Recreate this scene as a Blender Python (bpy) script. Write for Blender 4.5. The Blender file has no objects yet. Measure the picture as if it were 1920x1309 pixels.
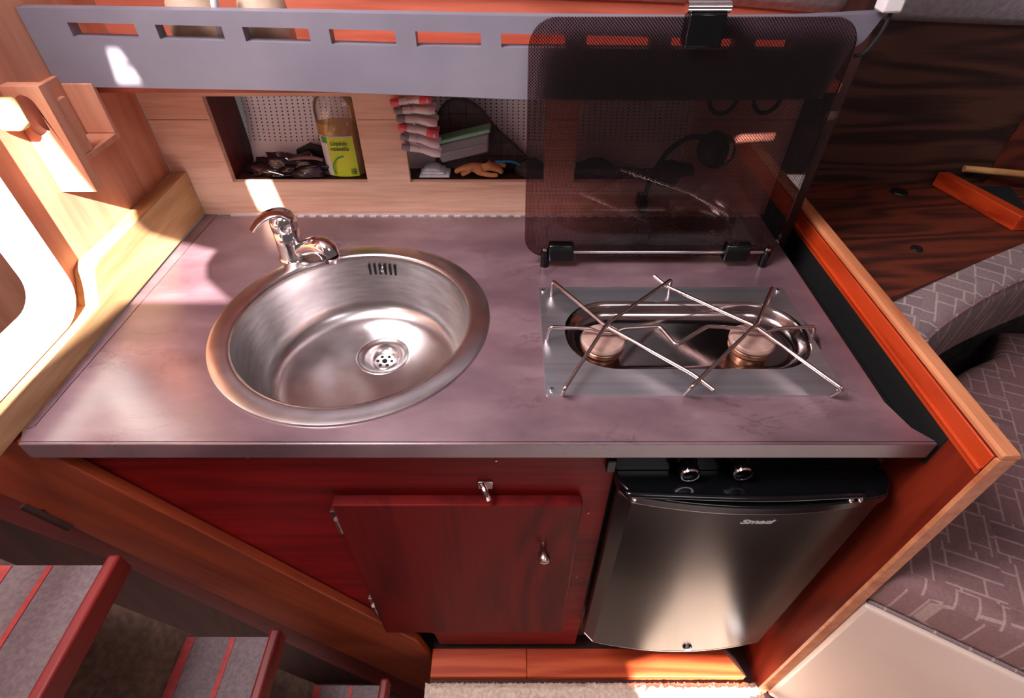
import bpy, bmesh, math, random
from mathutils import Vector, Matrix, noise
from mathutils.geometry import tessellate_polygon
random.seed(7)
R = math.radians
S = bpy.context.scene
C = S.collection

# ------------------------------------------------------------------ camera
cam_d = bpy.data.cameras.new('camera'); cam = bpy.data.objects.new('camera', cam_d); C.objects.link(cam)
cam_d.sensor_fit = 'HORIZONTAL'; cam_d.sensor_width = 36.0
cam_d.lens = 36.0 * 1010.0 / 1920.0
cam_d.clip_start = 0.02
cam.location = (0, 0, 1.23)
cam.rotation_euler = (R(90 - 43), 0, 0)
S.camera = cam
# ------------------------------------------------------------------ view
S.view_settings.view_transform = 'Standard'; S.view_settings.look = 'None'
S.view_settings.gamma = 1.0; S.view_settings.use_curve_mapping = False
S.view_settings.exposure = 0.0
# ------------------------------------------------------------------ world
w = bpy.data.worlds.new('cabin_air'); S.world = w; w.use_nodes = True
wn = w.node_tree.nodes; wn['Background'].inputs[0].default_value = (0.95, 0.80, 0.80, 1)
wn['Background'].inputs[1].default_value = 0.11
# ------------------------------------------------------------------ sun, hatch light and added fill light
SUN = Vector((-0.37, 1.0, -0.80)).normalized()
sd = bpy.data.lights.new('sun', 'SUN'); so = bpy.data.objects.new('sun', sd); C.objects.link(so)
sd.energy = 42.0; sd.angle = R(0.35); sd.color = (1.0, 0.93, 0.88)
so.rotation_euler = SUN.to_track_quat('-Z', 'Y').to_euler()
def area(name, loc, target, sx, sy, power, color):
    d = bpy.data.lights.new(name, 'AREA'); o = bpy.data.objects.new(name, d); C.objects.link(o)
    d.shape = 'RECTANGLE'; d.size = sx; d.size_y = sy; d.energy = power; d.color = color
    o.location = loc
    o.rotation_euler = (Vector(target) - Vector(loc)).to_track_quat('-Z', 'Y').to_euler()
    return o
area('companionway_light', (-0.62, 0.20, 1.90), (-0.42, 0.60, 0.7), 0.6, 0.5, 29.0, (0.98, 0.93, 0.98))
area('deck_hatch_light', (0.55, -0.35, 1.90), (0.35, 0.4, 0.6), 0.4, 0.3, 2.6, (0.93, 0.93, 1.0))

area('passage_fill_light', (-0.82, 0.40, 1.85), (-1.02, 0.85, 0.5), 0.25, 0.6, 7.0, (1.0, 0.94, 0.9))  # fill lamp added to brighten the passage wall behind the opening

# ------------------------------------------------------------------ materials
def rgb(r, g, b):                      # sRGB 0-255 -> linear
    f = lambda c: (c/255/12.92) if c/255 <= .04045 else ((c/255 + .055)/1.055)**2.4
    return (f(r), f(g), f(b), 1)
def mat(name, col, rough=.5, metal=0., spec=.5, coat=0.):
    m = bpy.data.materials.new(name); m.use_nodes = True
    b = m.node_tree.nodes['Principled BSDF']
    b.inputs['Base Color'].default_value = col; b.inputs['Roughness'].default_value = rough
    b.inputs['Metallic'].default_value = metal; b.inputs['Specular IOR Level'].default_value = spec
    b.inputs['Coat Weight'].default_value = coat
    return m
def N(m, t, **kw):
    n = m.node_tree.nodes.new(t)
    for k, v in kw.items(): setattr(n, k, v)
    return n
def L(m, a, b): m.node_tree.links.new(a, b)
def bs(m): return m.node_tree.nodes['Principled BSDF']
def ramp(m, fac, stops):
    r = N(m, 'ShaderNodeValToRGB'); e = r.color_ramp.elements
    while len(e) < len(stops): e.new(0.5)
    for i, (p, c) in enumerate(stops): e[i].position = p; e[i].color = c
    L(m, fac, r.inputs[0]); return r
def mottled(name, c1, c2, scale=20, rough=.5, metal=0, bump=.0, detail=4, stretch=(1,1,1), spec=.5):
    m = mat(name, c1, rough, metal, spec)
    tc = N(m, 'ShaderNodeTexCoord'); mp = N(m, 'ShaderNodeMapping'); mp.inputs['Scale'].default_value = stretch
    L(m, tc.outputs['Object'], mp.inputs[0])
    n = N(m, 'ShaderNodeTexNoise'); n.inputs['Scale'].default_value = scale; n.inputs['Detail'].default_value = detail
    L(m, mp.outputs[0], n.inputs['Vector'])
    r = ramp(m, n.outputs['Fac'], [(.35, c1), (.68, c2)])
    L(m, r.outputs[0], bs(m).inputs['Base Color'])
    if bump:
        b = N(m, 'ShaderNodeBump'); b.inputs['Strength'].default_value = bump; b.inputs['Distance'].default_value = .002
        L(m, n.outputs['Fac'], b.inputs['Height']); L(m, b.outputs[0], bs(m).inputs['Normal'])
    return m
def wood(name, dark, light, grain='x', scale=1., rough=.4, coat=0., rot=(0,0,0), rings=.25, fine=.35, spec=.4):
    """grain running along the given axis: long stretched noise plus soft cathedral rings"""
    m = mat(name, light, rough, 0, spec, coat)
    tc = N(m, 'ShaderNodeTexCoord'); mr = N(m, 'ShaderNodeMapping'); mr.inputs['Rotation'].default_value = rot
    L(m, tc.outputs['Object'], mr.inputs[0])
    st = {'x': (1.6, 22, 22), 'y': (22, 1.6, 22), 'z': (22, 22, 1.6)}[grain]
    mp = N(m, 'ShaderNodeMapping'); mp.inputs['Scale'].default_value = [s*scale for s in st]
    L(m, mr.outputs[0], mp.inputs[0])
    n1 = N(m, 'ShaderNodeTexNoise'); n1.inputs['Scale'].default_value = 1.; n1.inputs['Detail'].default_value = 6; n1.inputs['Roughness'].default_value = .62
    n1.inputs['Distortion'].default_value = .4
    L(m, mp.outputs[0], n1.inputs['Vector'])
    n2 = N(m, 'ShaderNodeTexNoise'); n2.inputs['Scale'].default_value = 7.; n2.inputs['Detail'].default_value = 3
    L(m, mp.outputs[0], n2.inputs['Vector'])
    st2 = {'x': (1.0, 6, 6), 'y': (6, 1.0, 6), 'z': (6, 6, 1.0)}[grain]
    mp2 = N(m, 'ShaderNodeMapping'); mp2.inputs['Scale'].default_value = [s*scale for s in st2]
    L(m, mr.outputs[0], mp2.inputs[0])
    n3 = N(m, 'ShaderNodeTexNoise'); n3.inputs['Scale'].default_value = 1.2; n3.inputs['Detail'].default_value = 1
    L(m, mp2.outputs[0], n3.inputs['Vector'])
    mul = N(m, 'ShaderNodeMath', operation='MULTIPLY'); mul.inputs[1].default_value = 60.; L(m, n3.outputs['Fac'], mul.inputs[0])
    sn = N(m, 'ShaderNodeMath', operation='SINE'); L(m, mul.outputs[0], sn.inputs[0])
    a = N(m, 'ShaderNodeMath', operation='MULTIPLY_ADD'); a.inputs[1].default_value = rings*.5; L(m, sn.outputs[0], a.inputs[0]); L(m, n1.outputs['Fac'], a.inputs[2])
    b = N(m, 'ShaderNodeMath', operation='MULTIPLY_ADD'); b.inputs[1].default_value = fine; L(m, n2.outputs['Fac'], b.inputs[0]); L(m, a.outputs[0], b.inputs[2])
    r = ramp(m, b.outputs[0], [(.38+fine*.5-.1, dark), (.62+fine*.5, light)])
    L(m, r.outputs[0], bs(m).inputs['Base Color'])
    bp = N(m, 'ShaderNodeBump'); bp.inputs['Strength'].default_value = .12; bp.inputs['Distance'].default_value = .001
    L(m, b.outputs[0], bp.inputs['Height']); L(m, bp.outputs[0], bs(m).inputs['Normal'])
    return m

M = {}
M['wall_wood'] = wood('orange_teak_panelling', rgb(184, 116, 88), rgb(212, 148, 120), 'z', .8, .45, rings=.1)
M['trim_wood'] = wood('pale_teak_batten', rgb(166, 124, 84), rgb(202, 162, 118), 'y', 1., .45, rings=.15)
M['oak'] = wood('light_oak_laminate', rgb(204, 154, 130), rgb(232, 188, 164), 'x', 1.2, .45, rings=.08, fine=.5)
M['shelf_red'] = wood('orange_red_shelf_wood', rgb(164, 78, 58), rgb(196, 106, 82), 'x', 1., .45, rings=.2)
M['fascia'] = mottled('grey_painted_fascia', rgb(116, 110, 122), rgb(128, 122, 133), 8, .42, 0, .05)
M['mahogany'] = wood('red_mahogany', rgb(84, 11, 13), rgb(136, 22, 22), 'x', .9, .45, rings=.08, spec=.18)
M['mahogany_v'] = wood('red_mahogany_door', rgb(78, 12, 13), rgb(108, 19, 18), 'z', .8, .55, rings=.2, spec=.15)
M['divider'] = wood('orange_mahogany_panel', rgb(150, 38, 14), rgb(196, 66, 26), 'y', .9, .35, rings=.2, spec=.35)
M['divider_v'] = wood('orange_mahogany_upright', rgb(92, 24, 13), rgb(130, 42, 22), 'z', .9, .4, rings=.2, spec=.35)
M['cap'] = wood('lit_orange_cap', rgb(176, 96, 60), rgb(214, 140, 96), 'y', 1., .4, rings=.1)  # lit look of the divider's top put into the colour, front edge shares it
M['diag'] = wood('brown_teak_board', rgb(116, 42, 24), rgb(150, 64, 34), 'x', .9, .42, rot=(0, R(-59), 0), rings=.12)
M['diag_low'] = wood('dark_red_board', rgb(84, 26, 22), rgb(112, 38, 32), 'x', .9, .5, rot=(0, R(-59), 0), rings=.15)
M['sill'] = wood('orange_floor_board', rgb(176, 62, 32), rgb(206, 92, 50), 'x', 1., .4, rings=.3)
M['walnut'] = wood('dark_ring_walnut', rgb(44, 24, 18), rgb(84, 50, 38), 'x', 1.5, .6, rings=.4, fine=.3)
M['walnut2'] = wood('reddish_ledge_wood', rgb(58, 24, 16), rgb(104, 44, 26), 'x', 1.6, .6, rings=.35)
M['dark_wood'] = wood('dark_bulkhead_wood', rgb(40, 18, 15), rgb(62, 28, 22), 'z', 1., .6)  # even dark brown wood for bulkheads, floors and small parts
M['bamboo'] = wood('bamboo_stick', rgb(176, 120, 70), rgb(206, 154, 98), 'x', 2., .5)
M['steel'] = mottled('brushed_steel', rgb(196, 190, 190), rgb(214, 208, 208), 30, .27, 1., 0, stretch=(1, 1, 6))
M['steel_plate'] = mottled('brushed_hob_steel', rgb(206, 208, 214), rgb(224, 226, 232), 10, .38, 1., 0, stretch=(.3, 14, 1))
M['steel_well'] = mottled('polished_recess_steel', rgb(150, 138, 138), rgb(176, 162, 160), 12, .16, 1., 0, stretch=(.6, 3, 1))
M['chrome'] = mat('chrome', rgb(232, 226, 228), .13, 1.)
M['chrome_rough'] = mat('satin_chrome', rgb(206, 186, 184), .22, 1.)
M['black_gloss'] = mat('black_gloss_plastic', rgb(10, 10, 12), .15, 0, .5)
M['black'] = mat('black_plastic', rgb(18, 17, 19), .45)
M['black_rubber'] = mat('black_rubber', rgb(12, 11, 12), .7)
M['white'] = mottled('white_gelcoat', rgb(236, 230, 222), rgb(246, 242, 236), 6, .3)
M['white_plastic'] = mat('white_plastic', rgb(232, 226, 226), .4)
M['seat_base'] = mottled('cream_gelcoat', rgb(222, 198, 184), rgb(232, 210, 196), 5, .35)
M['liner'] = mottled('grey_headlining', rgb(160, 152, 160), rgb(186, 178, 184), 120, .9, 0, .4)
M['fridge'] = mottled('dark_metallic_fridge', rgb(42, 35, 36), rgb(47, 39, 39), 400, .25, .85)
M['cap_metal'] = mottled('burner_cap', rgb(176, 140, 128), rgb(204, 170, 158), 60, .5, .35, .1)
M['brass'] = mottled('worn_brass_ring', rgb(150, 100, 80), rgb(196, 150, 120), 60, .35, .9)
M['dark_hole'] = mat('deep_black', rgb(6, 5, 5), .9)
M['carpet'] = mottled('grey_brown_carpet', rgb(96, 76, 66), rgb(124, 100, 86), 90, .95, 0, .6)
M['rug'] = mottled('cream_shag', rgb(214, 186, 166), rgb(240, 220, 200), 140, .95, 0, .8)
M['peg_white'] = mat('grey_white_peg', rgb(224, 206, 208), .5)
M['peg_pink'] = mat('pink_peg_grip', rgb(236, 96, 110), .5)
M['peg_grey'] = mat('grey_peg_grip', rgb(140, 128, 136), .5)
M['green'] = mat('mint_green_lid', rgb(132, 190, 156), .35)
M['blue'] = mat('bright_blue_plastic', rgb(40, 150, 220), .4)
M['glove'] = mottled('tan_rubber_glove', rgb(186, 118, 76), rgb(214, 150, 104), 40, .55, 0, .2)
M['cloth_white'] = mottled('white_folded_cloth', rgb(206, 206, 216), rgb(232, 230, 238), 60, .8, 0, .2)
M['cloth_dark'] = mottled('dark_folded_cloth', rgb(48, 42, 44), rgb(74, 66, 66), 60, .85, 0, .3)
M['bag'] = mottled('dark_shiny_film', rgb(44, 30, 36), rgb(66, 46, 54), 30, .12, .2, .5)
M['label_white'] = mat('white_label', rgb(226, 222, 226), .5)
M['label_lime'] = mat('lime_label', rgb(206, 220, 50), .5)
M['label_green'] = mat('green_label_spot', rgb(60, 160, 80), .5)
M['logo'] = mat('silver_lettering', rgb(200, 194, 190), .3, .6)
M['ink'] = mat('dark_green_print', rgb(40, 90, 50), .6)
M['tan_ceramic'] = mottled('tan_stoneware', rgb(176, 146, 124), rgb(200, 172, 148), 40, .6, 0, .2)
M['yellow'] = mat('pale_yellow_sponge', rgb(226, 214, 150), .9)

# counter laminate: purple grey slate with rust veins
m = mat('slate_laminate', rgb(120, 92, 98), .34, 0, 1.0); bs(m).inputs['IOR'].default_value = 1.65; M['counter'] = m
tc = N(m, 'ShaderNodeTexCoord'); mp = N(m, 'ShaderNodeMapping'); mp.inputs['Rotation'].default_value = (0, 0, R(38)); mp.inputs['Scale'].default_value = (1, 2.2, 1)
L(m, tc.outputs['Object'], mp.inputs[0])
n = N(m, 'ShaderNodeTexNoise'); n.inputs['Scale'].default_value = 5; n.inputs['Detail'].default_value = 7; n.inputs['Roughness'].default_value = .6
L(m, mp.outputs[0], n.inputs['Vector'])
r1 = ramp(m, n.outputs['Fac'], [(.3, rgb(80, 58, 65)), (.5, rgb(106, 80, 87)), (.72, rgb(134, 108, 113))])
n2 = N(m, 'ShaderNodeTexNoise'); n2.inputs['Scale'].default_value = 7; n2.inputs['Detail'].default_value = 9; n2.inputs['Roughness'].default_value = .65; n2.inputs['Distortion'].default_value = .6
L(m, mp.outputs[0], n2.inputs['Vector'])
r2 = ramp(m, n2.outputs['Fac'], [(.485, (0, 0, 0, 1)), (.5, (1, 1, 1, 1)), (.515, (0, 0, 0, 1))])
n3 = N(m, 'ShaderNodeTexNoise'); n3.inputs['Scale'].default_value = 9; L(m, tc.outputs['Object'], n3.inputs['Vector'])
r3 = ramp(m, n3.outputs['Fac'], [(.5, (0, 0, 0, 1)), (.66, (.75, .75, .75, 1))])
mm = N(m, 'ShaderNodeMath', operation='MULTIPLY'); L(m, r2.outputs[0], mm.inputs[0]); L(m, r3.outputs[0], mm.inputs[1])
mx = N(m, 'ShaderNodeMix', data_type='RGBA'); L(m, mm.outputs[0], mx.inputs['Factor']); L(m, r1.outputs[0], mx.inputs['A']); mx.inputs['B'].default_value = rgb(66, 42, 44)
L(m, mx.outputs['Result'], bs(m).inputs['Base Color'])
rr = N(m, 'ShaderNodeMapRange'); rr.inputs['To Min'].default_value = .24; rr.inputs['To Max'].default_value = .36; L(m, n.outputs['Fac'], rr.inputs['Value']); L(m, rr.outputs[0], bs(m).inputs['Roughness'])

# perforated vinyl lining: columns of small holes
m = mat('perforated_vinyl', rgb(206, 196, 200), .6); M['perf'] = m
tc = N(m, 'ShaderNodeTexCoord'); sp = N(m, 'ShaderNodeSeparateXYZ'); L(m, tc.outputs['Object'], sp.inputs[0])
def cell(src, size, off=0.):
    a = N(m, 'ShaderNodeMath', operation='DIVIDE'); a.inputs[1].default_value = size; L(m, src, a.inputs[0])
    b = N(m, 'ShaderNodeMath', operation='ADD'); b.inputs[1].default_value = off + 100; L(m, a.outputs[0], b.inputs[0])
    f = N(m, 'ShaderNodeMath', operation='FRACT'); L(m, b.outputs[0], f.inputs[0])
    c = N(m, 'ShaderNodeMath', operation='SUBTRACT'); c.inputs[1].default_value = .5; L(m, f.outputs[0], c.inputs[0])
    d = N(m, 'ShaderNodeMath', operation='MULTIPLY'); d.inputs[1].default_value = size; L(m, c.outputs[0], d.inputs[0])
    e = N(m, 'ShaderNodeMath', operation='POWER'); e.inputs[1].default_value = 2; L(m, d.outputs[0], e.inputs[0])
    return e
ex = cell(sp.outputs['X'], .0098); ez = cell(sp.outputs['Z'], .0056)
ad = N(m, 'ShaderNodeMath', operation='ADD'); L(m, ex.outputs[0], ad.inputs[0]); L(m, ez.outputs[0], ad.inputs[1])
lt = N(m, 'ShaderNodeMath', operation='LESS_THAN'); lt.inputs[1].default_value = .0013**2; L(m, ad.outputs[0], lt.inputs[0])
gz = N(m, 'ShaderNodeMath', operation='GREATER_THAN'); gz.inputs[1].default_value = .045; L(m, sp.outputs['Z'], gz.inputs[0])
ml = N(m, 'ShaderNodeMath', operation='MULTIPLY'); L(m, lt.outputs[0], ml.inputs[0]); L(m, gz.outputs[0], ml.inputs[1])
mx = N(m, 'ShaderNodeMix', data_type='RGBA'); L(m, ml.outputs[0], mx.inputs['Factor']); mx.inputs['A'].default_value = rgb(240, 236, 244); mx.inputs['B'].default_value = rgb(50, 34, 36)
L(m, mx.outputs['Result'], bs(m).inputs['Base Color'])

# woven seat fabric: interlocking pale lines on grey
def fabric(name, base, dark, line, rotz):
    m = mat(name, base, .85)
    tc = N(m, 'ShaderNodeTexCoord'); mp = N(m, 'ShaderNodeMapping'); mp.inputs['Rotation'].default_value = (0, 0, rotz)
    L(m, tc.outputs['Object'], mp.inputs[0])
    b1 = N(m, 'ShaderNodeTexBrick'); b1.inputs['Scale'].default_value = 13; b1.inputs['Mortar Size'].default_value = .022
    b1.inputs['Brick Width'].default_value = .9; b1.inputs['Row Height'].default_value = .34; b1.offset = .37; b1.squash = .6; b1.squash_frequency = 3
    b1.inputs['Color1'].default_value = base; b1.inputs['Color2'].default_value = dark; b1.inputs['Mortar'].default_value = line; b1.inputs['Bias'].default_value = -.35
    L(m, mp.outputs[0], b1.inputs['Vector'])
    mp2 = N(m, 'ShaderNodeMapping'); mp2.inputs['Rotation'].default_value = (0, 0, rotz + R(90)); L(m, tc.outputs['Object'], mp2.inputs[0])
    b2 = N(m, 'ShaderNodeTexBrick'); b2.inputs['Scale'].default_value = 13; b2.inputs['Mortar Size'].default_value = .022
    b2.inputs['Brick Width'].default_value = .7; b2.inputs['Row Height'].default_value = .34; b2.offset = .6
    b2.inputs['Color1'].default_value = base; b2.inputs['Color2'].default_value = base; b2.inputs['Mortar'].default_value = line
    L(m, mp2.outputs[0], b2.inputs['Vector'])
    ch = N(m, 'ShaderNodeTexChecker'); ch.inputs['Scale'].default_value = 14; ch.inputs[1].default_value = (1,)*4; ch.inputs[2].default_value = (0, 0, 0, 1)
    L(m, mp.outputs[0], ch.inputs['Vector'])
    mx = N(m, 'ShaderNodeMix', data_type='RGBA'); L(m, ch.outputs['Fac'], mx.inputs['Factor']); L(m, b1.outputs['Color'], mx.inputs['A']); L(m, b2.outputs['Color'], mx.inputs['B'])
    nz = N(m, 'ShaderNodeTexNoise'); nz.inputs['Scale'].default_value = 260; L(m, tc.outputs['Object'], nz.inputs['Vector'])
    mr = N(m, 'ShaderNodeMapRange'); mr.inputs['To Min'].default_value = .72; mr.inputs['To Max'].default_value = 1.25; L(m, nz.outputs['Fac'], mr.inputs['Value'])
    mu = N(m, 'ShaderNodeMix', data_type='RGBA', blend_type='MULTIPLY'); mu.inputs['Factor'].default_value = 1
    L(m, mx.outputs['Result'], mu.inputs['A']); L(m, mr.outputs[0], mu.inputs['B'])
    L(m, mu.outputs['Result'], bs(m).inputs['Base Color'])
    bp = N(m, 'ShaderNodeBump'); bp.inputs['Strength'].default_value = .3; bp.inputs['Distance'].default_value = .001
    L(m, nz.outputs['Fac'], bp.inputs['Height']); L(m, bp.outputs[0], bs(m).inputs['Normal'])
    return m
M['fabric'] = fabric('patterned_grey_fabric', rgb(140, 118, 118), rgb(112, 96, 98), rgb(176, 156, 150), R(30))
M['fabric2'] = fabric('patterned_pink_grey_fabric', rgb(132, 98, 98), rgb(108, 84, 86), rgb(166, 138, 134), R(24))

# clear / tinted see-through plastics and smoked glass
def clear(name, tint, gloss_rough=.03, base=.06, body=None, body_amt=0., dots=False, ior=1.5):
    m = bpy.data.materials.new(name); m.use_nodes = True; nt = m.node_tree; nt.nodes.clear()
    out = N(m, 'ShaderNodeOutputMaterial'); t = N(m, 'ShaderNodeBsdfTransparent'); t.inputs[0].default_value = tint
    g = N(m, 'ShaderNodeBsdfGlossy'); g.inputs['Roughness'].default_value = gloss_rough
    f = N(m, 'ShaderNodeFresnel'); f.inputs[0].default_value = ior
    mxs = N(m, 'ShaderNodeMixShader'); L(m, f.outputs[0], mxs.inputs[0]); L(m, t.outputs[0], mxs.inputs[1]); L(m, g.outputs[0], mxs.inputs[2])
    last = mxs
    if body_amt or dots:
        d = N(m, 'ShaderNodeBsdfDiffuse'); d.inputs[0].default_value = body or (.01, .01, .01, 1)
        m2 = N(m, 'ShaderNodeMixShader'); L(m, last.outputs[0], m2.inputs[1]); L(m, d.outputs[0], m2.inputs[2])
        if dots:
            tc = N(m, 'ShaderNodeTexCoord'); mp = N(m, 'ShaderNodeMapping'); mp.inputs['Rotation'].default_value = (0, R(45), 0); mp.inputs['Scale'].default_value = (1, 0, 1)
            L(m, tc.outputs['Object'], mp.inputs[0])
            s = N(m, 'ShaderNodeSeparateXYZ'); L(m, mp.outputs[0], s.inputs[0])
            o = []
            for ax in 'XZ':
                a = N(m, 'ShaderNodeMath', operation='MULTIPLY'); a.inputs[1].default_value = 2*math.pi/.0028; L(m, s.outputs[ax], a.inputs[0])
                b = N(m, 'ShaderNodeMath', operation='SINE'); L(m, a.outputs[0], b.inputs[0]); o.append(b)
            c = N(m, 'ShaderNodeMath', operation='ADD'); L(m, o[0].outputs[0], c.inputs[0]); L(m, o[1].outputs[0], c.inputs[1])
            gt = N(m, 'ShaderNodeMath', operation='GREATER_THAN'); gt.inputs[1].default_value = .95; L(m, c.outputs[0], gt.inputs[0])
            L(m, gt.outputs[0], m2.inputs[0])
        else: m2.inputs[0].default_value = body_amt
        last = m2
    L(m, last.outputs[0], out.inputs[0]); return m
M['lid_glass'] = clear('smoked_dotted_glass', (.71, .54, .55, 1), .02, dots=True)
M['bottle'] = clear('clear_bottle_plastic', (.96, .94, .94, 1), .05, body=(.9, .87, .87, 1), body_amt=.08)
M['tub'] = clear('frosted_tub_plastic', (.75, .72, .76, 1), .2, body=(.55, .5, .56, 1), body_amt=.40)
M['liquid'] = clear('amber_washing_liquid', (.98, .66, .10, 1), .05, body=(.95, .55, .04, 1), body_amt=.50)

# ------------------------------------------------------------------ mesh helpers
def wl(o):
    v = Vector((0, 0, 0))
    while o: v += o.location; o = o.parent
    return v
def obj(name, bm, m, parent=None, smooth=40, bevel=0, seg=2, subsurf=0):
    bmesh.ops.recalc_face_normals(bm, faces=bm.faces)
    me = bpy.data.meshes.new(name)
    if parent is None:
        xs = [v.co for v in bm.verts]
        lo = Vector((min(v.x for v in xs), min(v.y for v in xs), min(v.z for v in xs)))
        hi = Vector((max(v.x for v in xs), max(v.y for v in xs), max(v.z for v in xs)))
        base = Vector(((lo.x+hi.x)/2, (lo.y+hi.y)/2, lo.z))
    else: base = wl(parent)
    bmesh.ops.translate(bm, verts=bm.verts, vec=-base)
    if smooth:
        for f in bm.faces: f.smooth = True
    bm.to_mesh(me); bm.free()
    if smooth: me.set_sharp_from_angle(angle=R(smooth))
    me.materials.append(m)
    o = bpy.data.objects.new(name, me); C.objects.link(o)
    if parent is None: o.location = base
    else: o.parent = parent
    if bevel:
        b = o.modifiers.new('bevel', 'BEVEL'); b.width = bevel; b.segments = seg; b.limit_method = 'ANGLE'; b.angle_limit = R(50)
    if subsurf:
        s = o.modifiers.new('subdivision', 'SUBSURF'); s.levels = subsurf; s.render_levels = subsurf
    return o
def tag(o, label=None, cat=None, group=None, kind=None):
    if label: o['label'] = label
    if cat: o['category'] = cat
    if group: o['group'] = group
    if kind: o['kind'] = kind
    return o
def thing(name, label, cat, loc, group=None):
    o = bpy.data.objects.new(name, None); C.objects.link(o); o.location = loc; o.empty_display_size = .02
    return tag(o, label, cat, group)
def struct(name, bm, m, label=None, cat=None, **kw):
    o = obj(name, bm, m, None, **kw); return tag(o, label, cat, None, 'structure')
def nb(): return bmesh.new()
def bx(bm, x0, x1, y0, y1, z0, z1):
    v = [bm.verts.new(p) for p in ((x0,y0,z0),(x1,y0,z0),(x1,y1,z0),(x0,y1,z0),(x0,y0,z1),(x1,y0,z1),(x1,y1,z1),(x0,y1,z1))]
    for f in ((0,3,2,1),(4,5,6,7),(0,1,5,4),(1,2,6,5),(2,3,7,6),(3,0,4,7)): bm.faces.new([v[i] for i in f])
    return bm
def prism(bm, poly, axis, a, b, holes=()):
    """2D outline (with holes) extruded between a and b on the axis; x -> (y,z), y -> (x,z), z -> (x,y)"""
    def P(p, t): return {'x': (t, p[0], p[1]), 'y': (p[0], t, p[1]), 'z': (p[0], p[1], t)}[axis]
    loops = [list(poly)] + [list(h) for h in holes]
    flat = [p for l in loops for p in l]
    A = [bm.verts.new(P(p, a)) for p in flat]; B = [bm.verts.new(P(p, b)) for p in flat]
    if holes:
        for t in tessellate_polygon([[Vector((p[0], p[1], 0)) for p in l] for l in loops]):
            try: bm.faces.new([A[i] for i in t]); bm.faces.new([B[i] for i in reversed(t)])
            except ValueError: pass
    else:
        bm.faces.new(A); bm.faces.new(list(reversed(B)))
    k = 0
    for l in loops:
        n = len(l)
        for i in range(n):
            j = (i+1) % n; bm.faces.new([A[k+i], A[k+j], B[k+j], B[k+i]])
        k += n
    return bm
def rrect(x0, x1, y0, y1, r, n=8):
    out = []
    for cx, cy, a0 in ((x1-r, y1-r, 0), (x0+r, y1-r, 90), (x0+r, y0+r, 180), (x1-r, y0+r, 270)):
        for i in range(n+1):
            a = R(a0 + 90*i/n); out.append((cx + r*math.cos(a), cy + r*math.sin(a)))
    return out
def circ(cx, cy, r, n=32): return [(cx + r*math.cos(2*math.pi*i/n), cy + r*math.sin(2*math.pi*i/n)) for i in range(n)]
def lathe(bm, prof, c, n=48, axis=(0, 0, 1), sy=1., closed=True):
    """profile of (radius, height) about an axis through c"""
    q = Vector((0, 0, 1)).rotation_difference(Vector(axis).normalized()).to_matrix(); c = Vector(c)
    rings = []
    for r, h in prof:
        if r < 1e-6: rings.append([bm.verts.new(c + q @ Vector((0, 0, h)))])
        else: rings.append([bm.verts.new(c + q @ Vector((r*math.cos(2*math.pi*i/n), sy*r*math.sin(2*math.pi*i/n), h))) for i in range(n)])
    for a, b in zip(rings, rings[1:]):
        for i in range(n):
            j = (i+1) % n
            if len(a) == 1 and len(b) == 1: continue
            if len(a) == 1: bm.faces.new([a[0], b[i], b[j]])
            elif len(b) == 1: bm.faces.new([a[i], a[j], b[0]])
            else: bm.faces.new([a[i], a[j], b[j], b[i]])
    return bm
def spline(pts, n=8):
    """Catmull-Rom through the points"""
    P = [Vector(p) for p in pts]; P = [2*P[0]-P[1]] + P + [2*P[-1]-P[-2]]; out = []
    for i in range(1, len(P)-2):
        for k in range(n):
            t = k/n; a, b, c, d = P[i-1:i+3]
            out.append(.5*((2*b) + (c-a)*t + (2*a-5*b+4*c-d)*t*t + (3*b-a-3*c+d)*t**3))
    out.append(P[-2]); return out
def tube(bm, pts, r, n=10, flat=1.):
    P = [Vector(p) for p in pts]; rs = r if isinstance(r, (list, tuple)) else [r]*len(P)
    up = Vector((0, 0, 1)); rings = []; side = None
    for i, p in enumerate(P):
        t = (P[min(i+1, len(P)-1)] - P[max(i-1, 0)]).normalized()
        if side is None:
            side = t.cross(up)
            if side.length < .1: side = t.cross(Vector((0, 1, 0)))
        side = (side - t*side.dot(t)).normalized(); nrm = side.cross(t)
        rings.append([bm.verts.new(p + rs[i]*(math.cos(2*math.pi*k/n)*side + flat*math.sin(2*math.pi*k/n)*nrm)) for k in range(n)])
    for a, b in zip(rings, rings[1:]):
        for k in range(n): bm.faces.new([a[k], a[(k+1) % n], b[(k+1) % n], b[k]])
    bm.faces.new(list(reversed(rings[0]))); bm.faces.new(rings[-1]); return bm
def text_mesh(name, s, size, M4, m, parent, shear=0., depth=.0004, bold=0.):
    cu = bpy.data.curves.new(name, 'FONT'); cu.body = s; cu.size = size; cu.extrude = depth; cu.shear = shear; cu.offset = bold; cu.align_x = 'CENTER'; cu.align_y = 'CENTER'
    t = bpy.data.objects.new(name + '_source', cu); C.objects.link(t)
    bpy.context.view_layer.update()
    me = bpy.data.meshes.new_from_object(t.evaluated_get(bpy.context.evaluated_depsgraph_get()))
    bpy.data.objects.remove(t); bpy.data.curves.remove(cu)
    me.transform(Matrix.Translation(-wl(parent)) @ M4); me.materials.clear(); me.materials.append(m); me.name = name
    o = bpy.data.objects.new(name, me); C.objects.link(o); o.parent = parent; return o

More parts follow.
